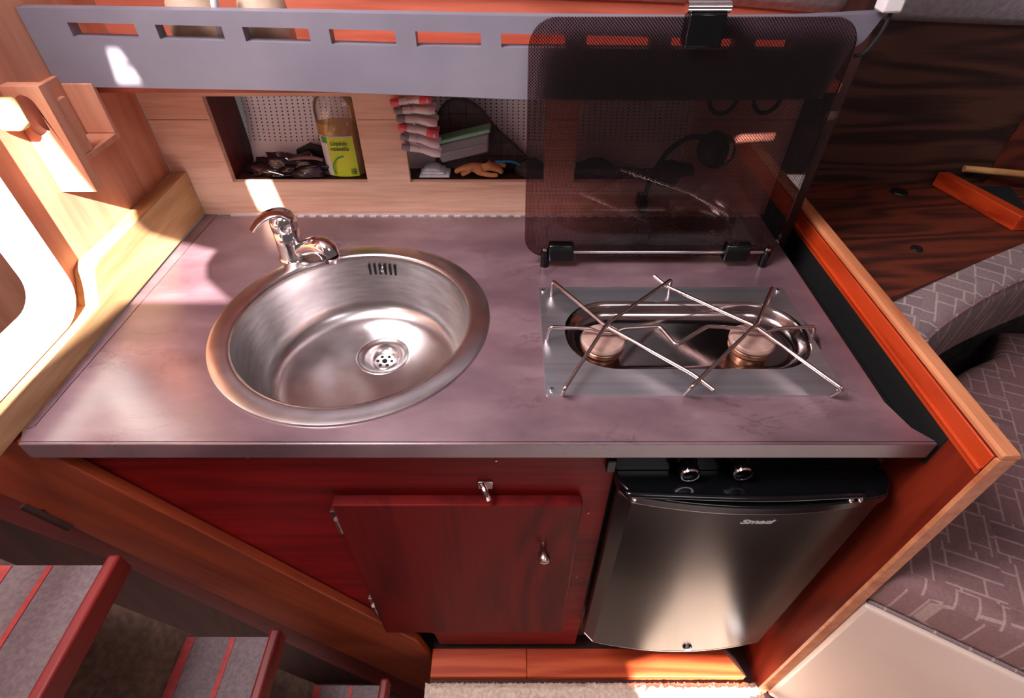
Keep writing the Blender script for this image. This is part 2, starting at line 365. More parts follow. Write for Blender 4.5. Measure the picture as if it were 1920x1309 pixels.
# ================================================================== SETTING
# unseen roof added to mask the sun, openings shaped to cast its patches
ZC = 2.0
def up(p):
    p = Vector(p); t = (ZC - p.z) / -SUN.z; q = p - SUN*t; return (q.x, q.y)
CZ = .73
openings = [
    [up(p) for p in [(-.80,.42,CZ), (-.60,.42,CZ), (-.575,.635,CZ), (-.415,.635,CZ), (-.45,.665,CZ), (-.485,.70,CZ), (-.50,.735,CZ), (-.50,.78,CZ), (-.60,.815,CZ), (-.65,.90,CZ), (-.70,1.0,CZ), (-.80,1.0,CZ)]],
    [up(p) for p in [(-.511,.755,1.043), (-.4965,.755,1.043), (-.4905,.755,1.0245), (-.5005,.755,1.0215), (-.4895,.755,1.0215), (-.486,.755,.9995), (-.5175,.755,.9995)]],
    [up(p) for p in [(-.4725,.906,.800), (-.4325,.906,.800), (-.4245,.906,.735), (-.467,.906,.735)]],
    [up(p) for p in [(.365,.906,.863), (.467,.906,.871), (.47,.82,.8965), (.47,.82,.9005), (.467,.906,.875), (.385,.906,.873)]],
    [up(p) for p in [(.40,-.05,0), (.35,.16,0), (.27,.28,0), (.24,.36,0), (.30,.375,0), (.46,.37,0), (.53,.29,0), (.50,.15,0), (.47,-.05,0)]],
]
# keep the outlines from overlapping by clockwise order being irrelevant for the tessellator
struct('sun_mask_ceiling', prism(nb(), [(-2.4, -2.6), (2.6, -2.6), (2.6, 1.3), (-2.4, 1.3)], 'z', ZC, ZC + .004, openings), M['white_plastic'], smooth=0)

# left wooden bulkhead with the rounded opening
hole = rrect(.217, .551, .802, 1.203, .037)
struct('wall_left', prism(nb(), [(.05,.731), (.905,.731), (.905,1.5), (.05,1.5)], 'x', -.606, -.600, [hole]), M['wall_wood'], smooth=0)
bm = prism(nb(), rrect(.186, .582, .768, 1.234, .05), 'x', -.5995, -.582, [rrect(.222, .544, .811, 1.198, .035)])
fr = struct('window_1', bm, M['white'], 'white rounded frame of the opening in the left wooden wall', 'window', bevel=.006, seg=3)
bm = prism(nb(), rrect(.218, .550, .803, 1.202, .037), 'x', -.6075, -.600, [rrect(.222, .546, .807, 1.198, .035)])
obj('frame_reveal', bm, M['white'], fr)
struct('wall_passage', bx(nb(), -1.04, -1.02, -.1, .95, .3, 1.7), M['wall_wood'], smooth=0)
bm = prism(nb(), [(.05,.731), (.905,.731), (.905,.813), (.63,.813), (.612,.806), (.598,.785), (.585,.766), (.05,.766)], 'x', -.5995, -.5716)
struct('trim_1', bm, M['trim_wood'], bevel=.0015)

# galley back panel with three openings
ops = [(-.497,-.257,.792,.938), (-.181,.056,.792,.938), (.110,.298,.792,.938)]
bm = prism(nb(), [(-.5995,.728), (.47,.728), (.47,.952), (-.5995,.952)], 'y', .906, .918, [[(a,c),(b,c),(b,d),(a,d)] for a, b, c, d in ops])
struct('wall_back', bm, M['oak'], smooth=0)
bm = nb()
for a, b in ((-.5995,-.499), (-.255,-.183), (.058,.108), (.300,.469)): bx(bm, a, b, .9055, .9065, .9008, .9014)
struct('trim_2', bm, M['dark_wood'])          # fine joint line in the laminate
struct('wall_back_upper', bx(nb(), -.5995, .47, .906, .918, .9525, 1.16), M['shelf_red'], smooth=0)
# sloping perforated lining behind the openings, and the locker floor it stands on
bm = nb()
NX = 40; V = []
for j, (y, z) in enumerate([(.965,.7925), (.968,.81), (.978,.84), (.992,.875), (1.0,.905), (.995,.925), (.97,.937), (.93,.9405)]):
    V.append([bm.verts.new((-.478 + (.93*i/NX), y + .003*math.sin(i*.9+j), z)) for i in range(NX+1)])
for a, b in zip(V, V[1:]):
    for i in range(NX): bm.faces.new([a[i], a[i+1], b[i+1], b[i]])
o = struct('wall_lining', bm, M['perf'], smooth=60)
o.modifiers.new('thickness', 'SOLIDIFY').thickness = .002
struct('floor_locker', bx(nb(), -.598, .468, .9185, 1.03, .782, .7915), M['dark_wood'], smooth=0)
struct('wall_locker_left', bx(nb(), -.515, -.500, .9185, 1.02, .792, .94), M['diag_low'], smooth=0)
# cheek bulkhead right of the galley back panel
struct('wall_right', bx(nb(), .4705, .4895, .83, .96, .70, 1.16), M['dark_wood'], smooth=0)

# hull side of the saloon beyond
struct('wall_hull', bx(nb(), .4905, .972, 1.05, 1.07, .60, 1.20), M['walnut'], smooth=0)
struct('wall_hull_end', bx(nb(), .974, 1.9, 1.046, 1.066, .60, 1.20), M['walnut2'], smooth=0)
struct('floor_ledge', prism(nb(), [(.5155,.60), (.58,.66), (1.30,1.02), (1.7,1.0), (1.7,1.045), (.5155,1.045)], 'z', .70, .72), M['walnut2'], smooth=0)
struct('wall_saloon', bx(nb(), .5155, 2.0, 1.072, 1.09, 0, .69), M['dark_wood'], smooth=0)
# grey headlining along the deck edge
bm = nb(); low = [(-.62,.905,1.105), (-.2,.905,1.088), (.10,.905,1.076), (.30,.905,1.069), (.4687,.905,1.0565), (.62,1.04,1.022), (.87,1.045,1.0125), (1.9,1.045,1.0)]
rows = []
for k, (dy, dz) in enumerate([(0,0), (-.012,.012), (-.022,.04), (-.05,.10), (-.10,.18)]):
    rows.append([bm.verts.new((x, y+dy, z+dz)) for x, y, z in low])
for a, b in zip(rows, rows[1:]):
    for i in range(len(low)-1): bm.faces.new([a[i], a[i+1], b[i+1], b[i]])
o = struct('ceiling_headlining', bm, M['liner'], smooth=60); md = o.modifiers.new('thickness', 'SOLIDIFY'); md.thickness = .006

# soles
struct('floor', bx(nb(), -.168, 2.0, -1.2, 1.07, -.06, -.021), M['dark_wood'], smooth=0)
struct('floor_well', bx(nb(), -1.4, -.170, -1.2, .60, -.40, -.36), M['dark_wood'], smooth=0)
struct('wall_well', bx(nb(), -1.4, -.17, .43, .445, -.36, .575), M['dark_wood'], smooth=0)
struct('trim_3', prism(nb(), [(-.166,.345), (.030,.345), (.030,.398), (-.166,.398)], 'z', -.0208, 0), M['sill'], bevel=.0015)
struct('trim_4', prism(nb(), [(.0306,.345), (.474,.345), (.4405,.398), (.0306,.398)], 'z', -.0208, 0), M['sill'], bevel=.0015)

# ================================================================== WORKTOP
SX, SY = -.229, .597
t = thing('worktop', 'dark purple grey slate look worktop holding the round sink and gas hob', 'worktop', (0, .64, .703))
outline = [(-.556,.3805), (.487,.3805), (.468,.398), (.459,.46), (.459,.896), (-.550,.896), (-.566,.412), (-.575,.398), (-.565,.393)]
outline = [(-.565,.3805), (.487,.3805), (.470,.40), (.4585,.44), (.459,.896), (-.5475,.896), (-.5625,.402), (-.573,.396)]
stad = rrect(.073, .427, .494, .640, .07)
obj('slab', prism(nb(), outline, 'z', .704, .73, [circ(SX, SY, .178, 64), stad]), M['counter'], t, smooth=30)
obj('edge_band', bx(nb(), -.566, .4875, .376, .3803, .7035, .7303), M['counter'], t, bevel=.0015)
bm = nb()
bx(bm, -.52, .455, .8965, .9035, .7285, .7335)
k = -.44
while k < .45:
    bx(bm, k, k + .012, .8925, .8968, .7298, .7316); k += .0222
obj('piano_hinge', bm, mat('pale_hinge_metal', rgb(226, 210, 208), .35, .5), t)
struct('trim_5', prism(nb(), [(-.5714,.400), (-.5642,.402), (-.5493,.9045), (-.5714,.9045)], 'z', .706, .7295), M['counter'])

# ------------------------------------------------------------------ sink
t = thing('round_sink', 'round stainless steel sink bowl set into the worktop', 'sink', (SX, SY, .612))
prof = [(.196,.7302), (.1955,.7330), (.190,.7342), (.172,.7338), (.167,.7325), (.1655,.729), (.1645,.722), (.161,.690), (.156,.652), (.151,.637), (.142,.626), (.130,.621), (.118,.6195)]
bm = lathe(nb(), prof, (SX, SY, 0), 96)
# floor disc with the plug hole
DX, DY = -.211, .640
fl = circ(SX, SY, .118, 96); hl = circ(DX, DY, .044, 48)
vs = [bm.verts.new((p[0], p[1], .6195)) for p in fl + hl]
for tri in tessellate_polygon([[Vector((p[0], p[1], 0)) for p in fl], [Vector((p[0], p[1], 0)) for p in hl]]): bm.faces.new([vs[i] for i in tri])
bmesh.ops.remove_doubles(bm, verts=bm.verts, dist=1e-5)
obj('bowl', bm, M['steel'], t, smooth=60)
dr = obj('drain', lathe(nb(), [(.0445,.6195), (.043,.6205), (.040,.620), (.0385,.6185), (.034,.617), (.031,.6165), (.029,.612), (.024,.606), (.018,.603), (.0,.603)], (DX, DY, 0), 48), M['steel'], t, smooth=50)
bm = nb(); prism(bm, circ(DX, DY, .017, 32), 'z', .6032, .6060, [[(DX-.011,DY-.008),(DX-.004,DY-.008),(DX-.004,DY-.004),(DX-.011,DY-.004)]])
obj('strainer', bm, M['chrome'], dr)
bm = nb(); lathe(bm, [(0,.0078), (.004,.0078), (.005,.006), (.0,.006)], (DX, DY, .5996+.0), 16)
for a in range(6):
    an = a*math.pi/3; cx, cy = DX + .0115*math.cos(an), DY + .0115*math.sin(an)
    lathe(bm, [(0,.0065), (.0028,.0065), (.0028,.006), (0,.006)], (cx, cy, .5998), 12)
obj('drain_holes', bm, M['dark_hole'], dr)
bm = nb()
for i in range(6):                          # overflow slots in the rear wall of the bowl
    x = SX + (-.0215 + .0086*i) + .010; rr_ = .1630
    y = SY + math.sqrt(rr_**2 - (x-SX)**2)
    bx(bm, x-.0016, x+.0016, y-.0022, y+.002, .697, .717)
obj('overflow_slots', bm, M['dark_hole'], t)
bm = lathe(nb(), [(0,.004), (.003,.0035), (.0042,.0015), (.0042,-.002), (0,-.002)], (SX+.010, SY+.1612, .707), 16, axis=(0, -1, 0))
obj('overflow_screw', bm, M['chrome'], t)

# ------------------------------------------------------------------ tap
FX, FY = -.362, .760
t = thing('mixer_tap', 'chrome mixer tap standing behind the round sink', 'tap', (FX, FY, .7301))
obj('body', lathe(nb(), [(0,.7302), (.0235,.7302), (.024,.733), (.0222,.735), (.0212,.738), (.0205,.760), (.0198,.784), (.0192,.7845), (.0205,.786), (.0205,.798), (.0185,.807), (.012,.8125), (0,.8145)], (FX, FY, 0), 40), M['chrome'], t, smooth=50)
pts = spline([(FX+.012, FY+.004, .804), (FX-.000, FY+.0, .8125), (FX-.016, FY-.008, .813), (FX-.030, FY-.017, .806), (FX-.041, FY-.025, .795)], 6)
n_ = len(pts); obj('lever', tube(nb(), pts, [.0175 - .0085*i/n_ for i in range(n_)], 20, .32), M['chrome'], t, smooth=60)
pts = spline([(FX+.008, FY-.004, .745), (FX+.028, FY-.012, .756), (FX+.048, FY-.022, .767), (FX+.062, FY-.029, .770), (FX+.072, FY-.034, .766), (FX+.076, FY-.036, .757)], 6)
n_ = len(pts)
obj('spout', tube(nb(), pts, [.0105 + .0055*math.sin(min(1, i/(n_*.72))*math.pi/2) for i in range(n_)], 18), M['chrome'], t, smooth=60)
obj('aerator', lathe(nb(), [(0,.7545), (.0125,.7545), (.0125,.760), (.0135,.763), (0,.763)], (FX+.076, FY-.036, -.006), 24), M['chrome_rough'], t)

# ------------------------------------------------------------------ hob
t = thing('gas_hob', 'stainless steel two burner gas hob set into the worktop', 'hob', (.23, .56, .705))
plate = rrect(.042, .418, .450, .675, .004, 3)
bm = nb(); st = rrect(.074, .426-.012, .496, .639, .068, 10)
flat = plate + st; vt = [bm.verts.new((p[0], p[1], .7316)) for p in flat]
for tri in tessellate_polygon([[Vector((p[0], p[1], 0)) for p in plate], [Vector((p[0], p[1], 0)) for p in st]]): bm.faces.new([vt[i] for i in tri])
lowp = [bm.verts.new((p[0], p[1], .7302)) for p in plate]; n_ = len(plate)
for i in range(n_): bm.faces.new([vt[i], vt[(i+1) % n_], lowp[(i+1) % n_], lowp[i]])
hp = bm; bm = nb(); ring = [bm.verts.new((p[0], p[1], .7316)) for p in st]; ns = len(ring)
for ins, z in ((.003,.7308), (.006,.728), (.010,.720), (.014,.7145), (.020,.7118), (.028,.711)):
    nr = [bm.verts.new((p[0], p[1], z)) for p in rrect(.074+ins, .414-ins, .496+ins, .639-ins, .068-ins, 10)]
    for i in range(ns): bm.faces.new([ring[i], ring[(i+1) % ns], nr[(i+1) % ns], nr[i]])
    ring = nr
bm.faces.new(ring)
obj('recess_well', bm, M['steel_well'], t, smooth=30)
obj('hob_plate', hp, M['steel_plate'], t, smooth=30)
for x in (.1245, .3275):
    b_ = obj('burner', lathe(nb(), [(0,.7112), (.022,.7112), (.022,.718), (.0275,.722), (.029,.726), (.0275,.729), (.029,.7315), (.026,.734), (0,.734)], (x, .546, 0), 40), M['brass'], t)
    obj('burner_cap', lathe(nb(), [(0,.7342), (.029,.7342), (.0305,.736), (.0305,.739), (.028,.742), (.010,.7426), (0,.7426)], (x, .546, 0), 40), M['cap_metal'], b_)
for x, y in ((.048,.666), (.050,.459), (.408,.666), (.410,.459)):
    obj('screw', lathe(nb(), [(0,.7317), (.0035,.7317), (.003,.7335), (0,.7342)], (x, y, 0), 14), M['chrome'], t)

t = thing('pan_support', 'chrome wire pan support of two crossed stars over the gas hob', 'pan rack', (.23, .55, .7317))
ZG = .757
def wire(pts, r=.0026):
    P = [Vector(p) for p in pts]; out = [P[0]]
    for a, b, c in zip(P, P[1:], P[2:]):          # round each bend a little
        d1 = (a-b); d2 = (c-b); k = min(.006, d1.length*.4, d2.length*.4)
        p1 = b + d1.normalized()*k; p2 = b + d2.normalized()*k
        for s in range(5):
            q = s/4; out.append(p1*(1-q)**2 + b*2*q*(1-q) + p2*q*q)
    out.append(P[-1]); return obj('wire', tube(nb(), out, r, 10), M['chrome_rough'], t, smooth=60)
wire([(.060,.652,.7317), (.060,.6571,ZG), (.126,.552,ZG+.001), (.222,.462,ZG), (.2415,.4375,ZG-.002)])
wire([(.063,.4515,.7317), (.0625,.4400,ZG-.004), (.1275,.552,ZG+.0045), (.2367,.656,ZG+.003), (.238,.653,.7317)])
wire([(.2128,.664,ZG+.0035), (.2290,.645,ZG-.002), (.328,.552,ZG), (.396,.437,ZG-.001), (.396,.449,.7317)])
wire([(.2151,.4515,.7317), (.2151,.4405,ZG), (.3285,.552,ZG+.0045), (.3802,.6372,ZG+.003), (.3835,.6385,.7317)])
wire([(.0475,.551,.7317), (.0510,.551,ZG), (.1064,.552,ZG-.004), (.118,.547,ZG-.007), (.138,.547,ZG-.007), (.1500,.552,ZG-.004), (.1992,.552,ZG), (.2143,.517,ZG-.003), (.2632,.552,ZG), (.3121,.552,ZG-.004), (.322,.547,ZG-.007), (.342,.547,ZG-.007), (.3600,.552,ZG-.004), (.4085,.552,ZG), (.4105,.549,.7317)])

# ------------------------------------------------------------------ smoked glass lid
t = thing('glass_lid', 'smoked black glass hob lid folded up against the grey shelf rail', 'hob lid', (.22, .738, .7301))
GY0, GY1 = .7355, .7395
obj('pane', prism(nb(), rrect(.020, .421, .748, 1.082, .034, 10), 'y', GY0, GY1), M['lid_glass'], t, smooth=30)
for x in (.058, .338):
    obj('hinge_block', bx(nb(), x, x+.040, .727, .746, .742, .772), M['black_gloss'], t, bevel=.003)
obj('hinge_rod', tube(nb(), [(.052,.7365,.7555), (.408,.7365,.7555)], .0028, 12), M['chrome'], t)
for x in (.0530, .4080):
    p_ = obj('post', lathe(nb(), [(0,.7302), (.0075,.7302), (.007,.736), (.0065,.757), (.0055,.760), (0,.760)], (x, .7365, 0), 20), M['black_gloss'], t)
    obj('post_cap', lathe(nb(), [(0,.760), (.005,.760), (.004,.7635), (0,.765)], (x, .7365, 0), 16), M['chrome'], p_)
cl = obj('clamp', prism(nb(), [(.724,1.052), (.7505,1.052), (.7505,1.088), (.724,1.088)], 'x', .208, .252, ), M['black_gloss'], t, bevel=.002)
obj('clamp_cap', tube(nb(), [(.205,.735,1.093), (.255,.735,1.093)], .0095, 16, .7), M['chrome'], cl)

# ================================================================== SHELF ABOVE
t = thing('shelf', 'narrow wooden shelf behind the slotted grey rail', 'shelf', (-.08, .83, .975))
obj('shelf_board', bx(nb(), -.5985, .445, .7745, .9045, .985, .997), M['shelf_red'], t)
def lerp(pts, x):
    if x <= pts[0][0]: return pts[0][1]
    for (a, b), (c, d) in zip(pts, pts[1:]):
        if x <= c: return b + (d-b)*(x-a)/(c-a)
    return pts[-1][1]
topz = [(-.575,1.0880), (-.28,1.0840), (0,1.0795), (.25,1.0770), (.38,1.0785), (.445,1.084)]
s1z = [(-.575,1.0735), (-.12,1.0630), (.31,1.0540), (.445,1.053)]
s0z = [(-.575,1.0580), (-.12,1.0462), (.31,1.0420), (.445,1.041)]
botz = [(-.575,.9985), (-.28,.9935), (0,.9830), (.22,.9810), (.43,.983)]
slots = [(-.545 + .1063*k, -.545 + .1063*k + .081) for k in range(9)]; slots[-1] = (slots[-1][0], .350)
xs = sorted(set([-.5985, .432] + [v for s in slots for v in s] + [-.575, -.5, -.4, -.3, -.2, -.1, 0, .1, .2, .3, .4]))
xs = [x for i, x in enumerate(xs) if i == 0 or x - xs[i-1] > .0005]
bm = nb(); grid = []
for y in (.755, .773):
    grid.append([[bm.verts.new((x + (.006 if (x > .43) else 0)*(2.2*k-3), y, lerp(f, x))) for k, f in enumerate((botz, s0z, s1z, topz))] for x in xs])
def inslot(i): c = (xs[i]+xs[i+1])/2; return any(a < c < b for a, b in slots)
F_, B_ = grid
for i in range(len(xs)-1):
    for r_ in range(3):
        if r_ == 1 and inslot(i): continue
        bm.faces.new([F_[i][r_], F_[i+1][r_], F_[i+1][r_+1], F_[i][r_+1]]); bm.faces.new([B_[i][r_], B_[i][r_+1], B_[i+1][r_+1], B_[i+1][r_]])
    for k in (0, 3): bm.faces.new([F_[i][k], F_[i+1][k], B_[i+1][k], B_[i][k]])
    if inslot(i):
        for k in (1, 2): bm.faces.new([F_[i][k], F_[i+1][k], B_[i+1][k], B_[i][k]])
for i in range(len(xs)):
    l = inslot(i-1) if i > 0 else None; r_ = inslot(i) if i < len(xs)-1 else None
    if l is None or r_ is None:
        for k in range(3): bm.faces.new([F_[i][k], F_[i][k+1], B_[i][k+1], B_[i][k]])
    elif l != r_: bm.faces.new([F_[i][1], F_[i][2], B_[i][2], B_[i][1]])
obj('slotted_rail', bm, M['fascia'], t, smooth=25)
t['label'] = 'narrow wooden shelf with a slotted grey front rail above the worktop'

# jars on the shelf, cut by the top of the picture
for x, r_, lab in ((-.415, .036, 'tan stoneware jar on the shelf, left of the pair'), (-.325, .034, 'tan stoneware jar on the shelf, right of the pair')):
    o = obj('jar', lathe(nb(), [(0,.9975), (r_*.7,.9975), (r_*.95,1.01), (r_,1.035), (r_*.98,1.06), (r_*.85,1.085), (r_*.6,1.10), (r_*.6,1.11), (0,1.11)], (x, .815, 0), 32), M['tan_ceramic'], smooth=60)
    tag(o, lab, 'jar', 'tan jars on the shelf')
o = obj('paper_tag', prism(nb(), [(-.380,1.070), (-.366,1.072), (-.358,1.098), (-.372,1.100)], 'y', .770-.004, .7715-.004), M['white_plastic'])
bpy.data.objects.remove(o)
bm = nb(); tube(bm, spline([(-.378,.790,1.0), (-.374,.784,1.05), (-.366,.779,1.095), (-.352,.779,1.10)], 5), .005, 10); bx(bm, -.366, -.346, .776, .784, 1.094, 1.104)
tag(obj('plastic_clip', bm, M['white_plastic']), 'small white plastic clip between the two tan jars', 'clip')

# ================================================================== LEFT SIDE BITS
t = thing('wall_rack', 'small open fronted wooden rack fixed to the left wall', 'rack', (-.58, .70, .893))
bm = prism(nb(), [(-.5995,.894), (-.552,.894), (-.552,1.026), (-.5995,1.026)], 'y', .667, .683, [rrect(-.590, -.567, .968, 1.016, .0112, 6)])
obj('end_board', bm, M['wall_wood'], t, smooth=30, bevel=.001)
obj('back_board', bx(nb(), -.5995, -.592, .6835, .760, .930, 1.012), M['wall_wood'], t, bevel=.001)
obj('base_board', bx(nb(), -.5915, -.552, .6835, .760, .930, .938), M['wall_wood'], t, bevel=.001)
obj('front_lip', bx(nb(), -.558, -.552, .6835, .700, .9385, 1.005), M['wall_wood'], t, bevel=.001)
obj('end_board', bx(nb(), -.5915, -.552, .753, .760, .9385, 1.003), M['wall_wood'], t, bevel=.001)
o = obj('sponge', bx(nb(), -.5990, -.572, .655-.022, .655, .985, 1.020), M['yellow'], bevel=.006, seg=3); tag(o, 'pale yellow sponge by the wooden rack at the left edge', 'sponge')

# ================================================================== INSIDE THE OPENINGS
# washing up liquid bottle
t = thing('soap_bottle', 'clear bottle of amber washing up liquid standing in the left opening', 'bottle', (-.300, .945, .7918))
bprof = [(0,.7919), (.034,.7919), (.037,.796), (.037,.880), (.0368,.905), (.034,.918), (.026,.930), (.016,.937), (0,.9385)]
obj('bottle_body', lathe(nb(), bprof, (-.3005, .945, 0), 40, sy=.5), M['bottle'], t, smooth=60)
obj('liquid', lathe(nb(), [(0,.7928), (.0335,.7928), (.0362,.797), (.0362,.884), (0,.884)], (-.3005, .945, 0), 40, sy=.48), M['liquid'], t, smooth=60)
def wrap(x0, x1, z0, z1, r, m, name, par, cut=None, n=14):
    bm = nb(); a = []; b = []
    for i in range(n+1):
        x = x0 + (x1-x0)*i/n; y = .945 - .5*math.sqrt(max(0, .037**2 - (x+.3005)**2)) - r
        a.append(bm.verts.new((x, y, z0))); b.append(bm.verts.new((x, y, z1)))
    for i in range(n): bm.faces.new([a[i], a[i+1], b[i+1], b[i]])
    return obj(name, bm, m, par, smooth=60)
lb = wrap(-.335, -.276, .7935, .8655, .0006, M['label_white'], 'label', t)
lp = wrap(-.322, -.276, .7935, .864, .0012, M['label_lime'], 'label_panel', lb)
wrap(-.331, -.321, .853, .864, .0016, M['label_green'], 'label_spot', lb)
for s, z, sz in (('Liquide', .854, .0100), ('vaisselle', .8445, .0100)):
    text_mesh('label_text', s, sz, Matrix.Translation((-.3005, .9242, z)) @ Matrix.Rotation(R(90), 4, 'X'), M['ink'], lb)
bm = nb()
for i in range(5): bx(bm, -.291, -.279, .9262, .9270, .798+.0022*i, .799+.0022*i)
obj('barcode_lines', bm, M['ink'], lb)
bm = nb(); tube(bm, spline([(-.316,.9236,.800), (-.318,.9236,.815), (-.308,.9232,.828), (-.296,.9232,.832)], 6), .0012, 6)
obj('label_drawing', bm, M['label_green'], lb)

def lump(name, c, s, m, seed, amp=.3, freq=2., parent=None, sub=4, flatb=True):
    bm = nb(); bmesh.ops.create_icosphere(bm, subdivisions=sub, radius=1)
    for v in bm.verts:
        d = 1 + amp*noise.noise(v.co*freq + Vector((seed, seed*2.1, 0))) + amp*.5*noise.noise(v.co*freq*2.3 + Vector((seed*3, 0, seed)))
        v.co *= d; v.co = Vector((v.co.x*s[0]+c[0], v.co.y*s[1]+c[1], v.co.z*s[2]+c[2]))
        if flatb and v.co.z < .7924: v.co.z = .7924
    return obj(name, bm, m, parent, smooth=80)
o = lump('plastic_bag', (-.395,.945,.795), (.078,.022,.030), M['bag'], 3.3, .55, 2.6); tag(o, 'crumpled shiny dark plastic bag lying in the left opening', 'plastic bag')
t = thing('kitchen_knife', 'brown handled knife lying on the dark plastic bag', 'knife', (-.38, .935, .822))
obj('blade', prism(nb(), [(-.43,.818), (-.40,.826), (-.395,.818), (-.43,.815)], 'y', .931, .9325), M['chrome'], t)
obj('handle', tube(nb(), spline([(-.398,.932,.822), (-.375,.932,.8255), (-.350,.932,.825), (-.338,.932,.821)], 5), [.0035]*4+[.0045]*8+[.004]*4, 12, .6), mottled('brown_handle', rgb(120, 84, 80), rgb(150, 112, 104), 40, .35), t)
t = thing('vegetable_peeler', 'shiny metal peeler with a black handle in the left opening', 'peeler', (-.40, .925, .80))
obj('blade', tube(nb(), spline([(-.455,.924,.800), (-.44,.923,.806), (-.425,.923,.803), (-.41,.923,.798)], 5), .0026, 10, .5), M['chrome'], t)
obj('handle', tube(nb(), spline([(-.41,.923,.799), (-.39,.923,.806), (-.37,.923,.812), (-.345,.923,.816)], 5), .0040, 12, .6), M['black_gloss'], t)
t = thing('black_case', 'flat black case leaning at the back of the left opening', 'case', (-.36, .955, .7918))
obj('case_body', prism(nb(), [(-.395,.7925), (-.34,.7925), (-.3395,.835), (-.362,.842), (-.39,.830)], 'y', .956, .962), M['black'], t, bevel=.002)

# clothes pegs clipped to the left edge of the middle opening
def peg(loc, tilt, gripmat, label, proto=None):
    if proto: raise SystemExit
    t = thing('clothes_peg', label, 'clothes peg', (0, 0, 0), 'clothes pegs clipped to the opening edge')
    for y, nm in ((-.0125, 'front_jaw'), (.0125, 'rear_jaw')):
        pts = [(-.032, y*1.35, 0), (-.024, y*1.2, 0), (-.008, y*.95, 0), (.004, y*.75, 0), (.016, y*.95, 0), (.027, y*.9, 0), (.033, y*.75, 0)]
        j = obj(nm, tube(nb(), spline(pts, 4), [.0035]+[.0052]*4+[.0058]*4+[.0056]*4+[.0062]*4+[.0068]*4+[.006]*3+[.003], 12, .95), M['peg_white'], t, smooth=70)
        g = nb(); tube(g, spline([(-.0325, y*1.37, 0), (-.026, y*1.24, 0), (-.017, y*1.10, 0)], 5), [.0036]+[.0058]*9+[.003], 12, .96); obj('grip', g, gripmat, j, smooth=70)
        if gripmat is M['peg_pink']:
            g = nb(); tube(g, spline([(.013, y*.92, 0), (.022, y*.94, 0), (.0335, y*.76, 0)], 5), [.003]+[.0070]*9+[.003], 12, .96); obj('tip_pad', g, gripmat, j, smooth=70)
    obj('spring', tube(nb(), [(-.004,-.0155,-.0055), (-.004,-.0155,.0055), (-.0055,0,.0064), (-.0055,.0155,.0055), (-.0055,.0155,-.0055)], .0007, 6), M['chrome'], t)
    t.location = loc; t.rotation_euler = (0, tilt, 0); return t
def copy_tree(o, parent=None):
    c = o.copy(); C.objects.link(c); c.parent = parent
    for ch in list(o.children): copy_tree(ch, c)
    return c
pk = peg((-.162,.912,.9335), R(-3), M['peg_pink'], 'topmost pink and white clothes peg, right under the grey rail')
gr = peg((-.158,.912,.9185), R(1), M['peg_grey'], 'grey clothes peg directly under the topmost pink one')
for src, loc, tl, lab in ((gr, (-.156,.912,.9025), 9, 'grey clothes peg just above the lower pink one'),
                          (pk, (-.1555,.912,.8860), 14, 'lower of the two pink and white clothes pegs'),
                          (gr, (-.1545,.912,.8695), 16, 'grey clothes peg just below the lower pink one'),
                          (gr, (-.1545,.912,.8530), 14, 'lowest grey clothes peg on the opening edge')):
    c = copy_tree(src); c.location = loc; c.rotation_euler = (0, R(tl), 0); c['label'] = lab

# oven mitt
bm = prism(nb(), [(-.138,.7925), (-.138,.825), (-.136,.860), (-.130,.885), (-.118,.905), (-.100,.916), (-.082,.917), (-.062,.907), (-.045,.890), (-.025,.865), (.005,.838), (.030,.812), (.040,.7925)], 'y', .958, .968)
mt = mottled('quilted_charcoal_cloth', rgb(74, 62, 66), rgb(92, 78, 82), 60, .8, 0, .3)
bk = N(mt, 'ShaderNodeTexBrick'); bk.offset = 0; bk.inputs['Scale'].default_value = 30; bk.inputs['Brick Width'].default_value = .9; bk.inputs['Row Height'].default_value = .75; bk.inputs['Mortar Size'].default_value = .03
bk.inputs['Color1'].default_value = (1,)*4; bk.inputs['Color2'].default_value = (1,)*4; bk.inputs['Mortar'].default_value = (0, 0, 0, 1); bk.inputs['Mortar Smooth'].default_value = .8
tcx = N(mt, 'ShaderNodeTexCoord'); mpx = N(mt, 'ShaderNodeMapping'); mpx.inputs['Rotation'].default_value = (R(90), 0, 0); L(mt, tcx.outputs['Object'], mpx.inputs[0]); L(mt, mpx.outputs[0], bk.inputs['Vector'])
bpx = N(mt, 'ShaderNodeBump'); bpx.inputs['Strength'].default_value = .9; bpx.inputs['Distance'].default_value = .003; L(mt, bk.outputs['Color'], bpx.inputs['Height']); L(mt, bpx.outputs[0], bs(mt).inputs['Normal'])
o = obj('oven_mitt', bm, mt, bevel=.003, seg=3); tag(o, 'dark grey quilted oven mitt leaning in the middle opening', 'oven mitt')
obj('binding', tube(nb(), spline([(-.138,.957,.80), (-.137,.957,.86), (-.130,.957,.886), (-.118,.957,.906), (-.100,.957,.917), (-.082,.957,.918), (-.062,.957,.908), (-.045,.957,.891), (-.025,.957,.866), (.005,.957,.839), (.030,.957,.813)], 4), .0022, 8), M['cloth_dark'], o)
# storage tub with green lid, tilted
t = thing('storage_tub', 'frosted plastic tub with a mint green lid leaning on the oven mitt', 'storage tub', (0, 0, 0))
obj('tub_body', prism(nb(), [(-.045,-.034), (.040,-.034), (.050,-.001), (-.052,-.001)], 'y', -.012, .012), M['tub'], t, bevel=.003)
obj('tub_lid', bx(nb(), -.055, .053, -.015, .015, 0, .0065), M['green'], t, bevel=.002)
obj('tub_label_band', bx(nb(), -.040, .036, -.0128, -.0124, -.020, -.016), M['peg_grey'], t)
t.location = (-.088, .938, .8615); t.rotation_euler = (0, R(-13), 0)
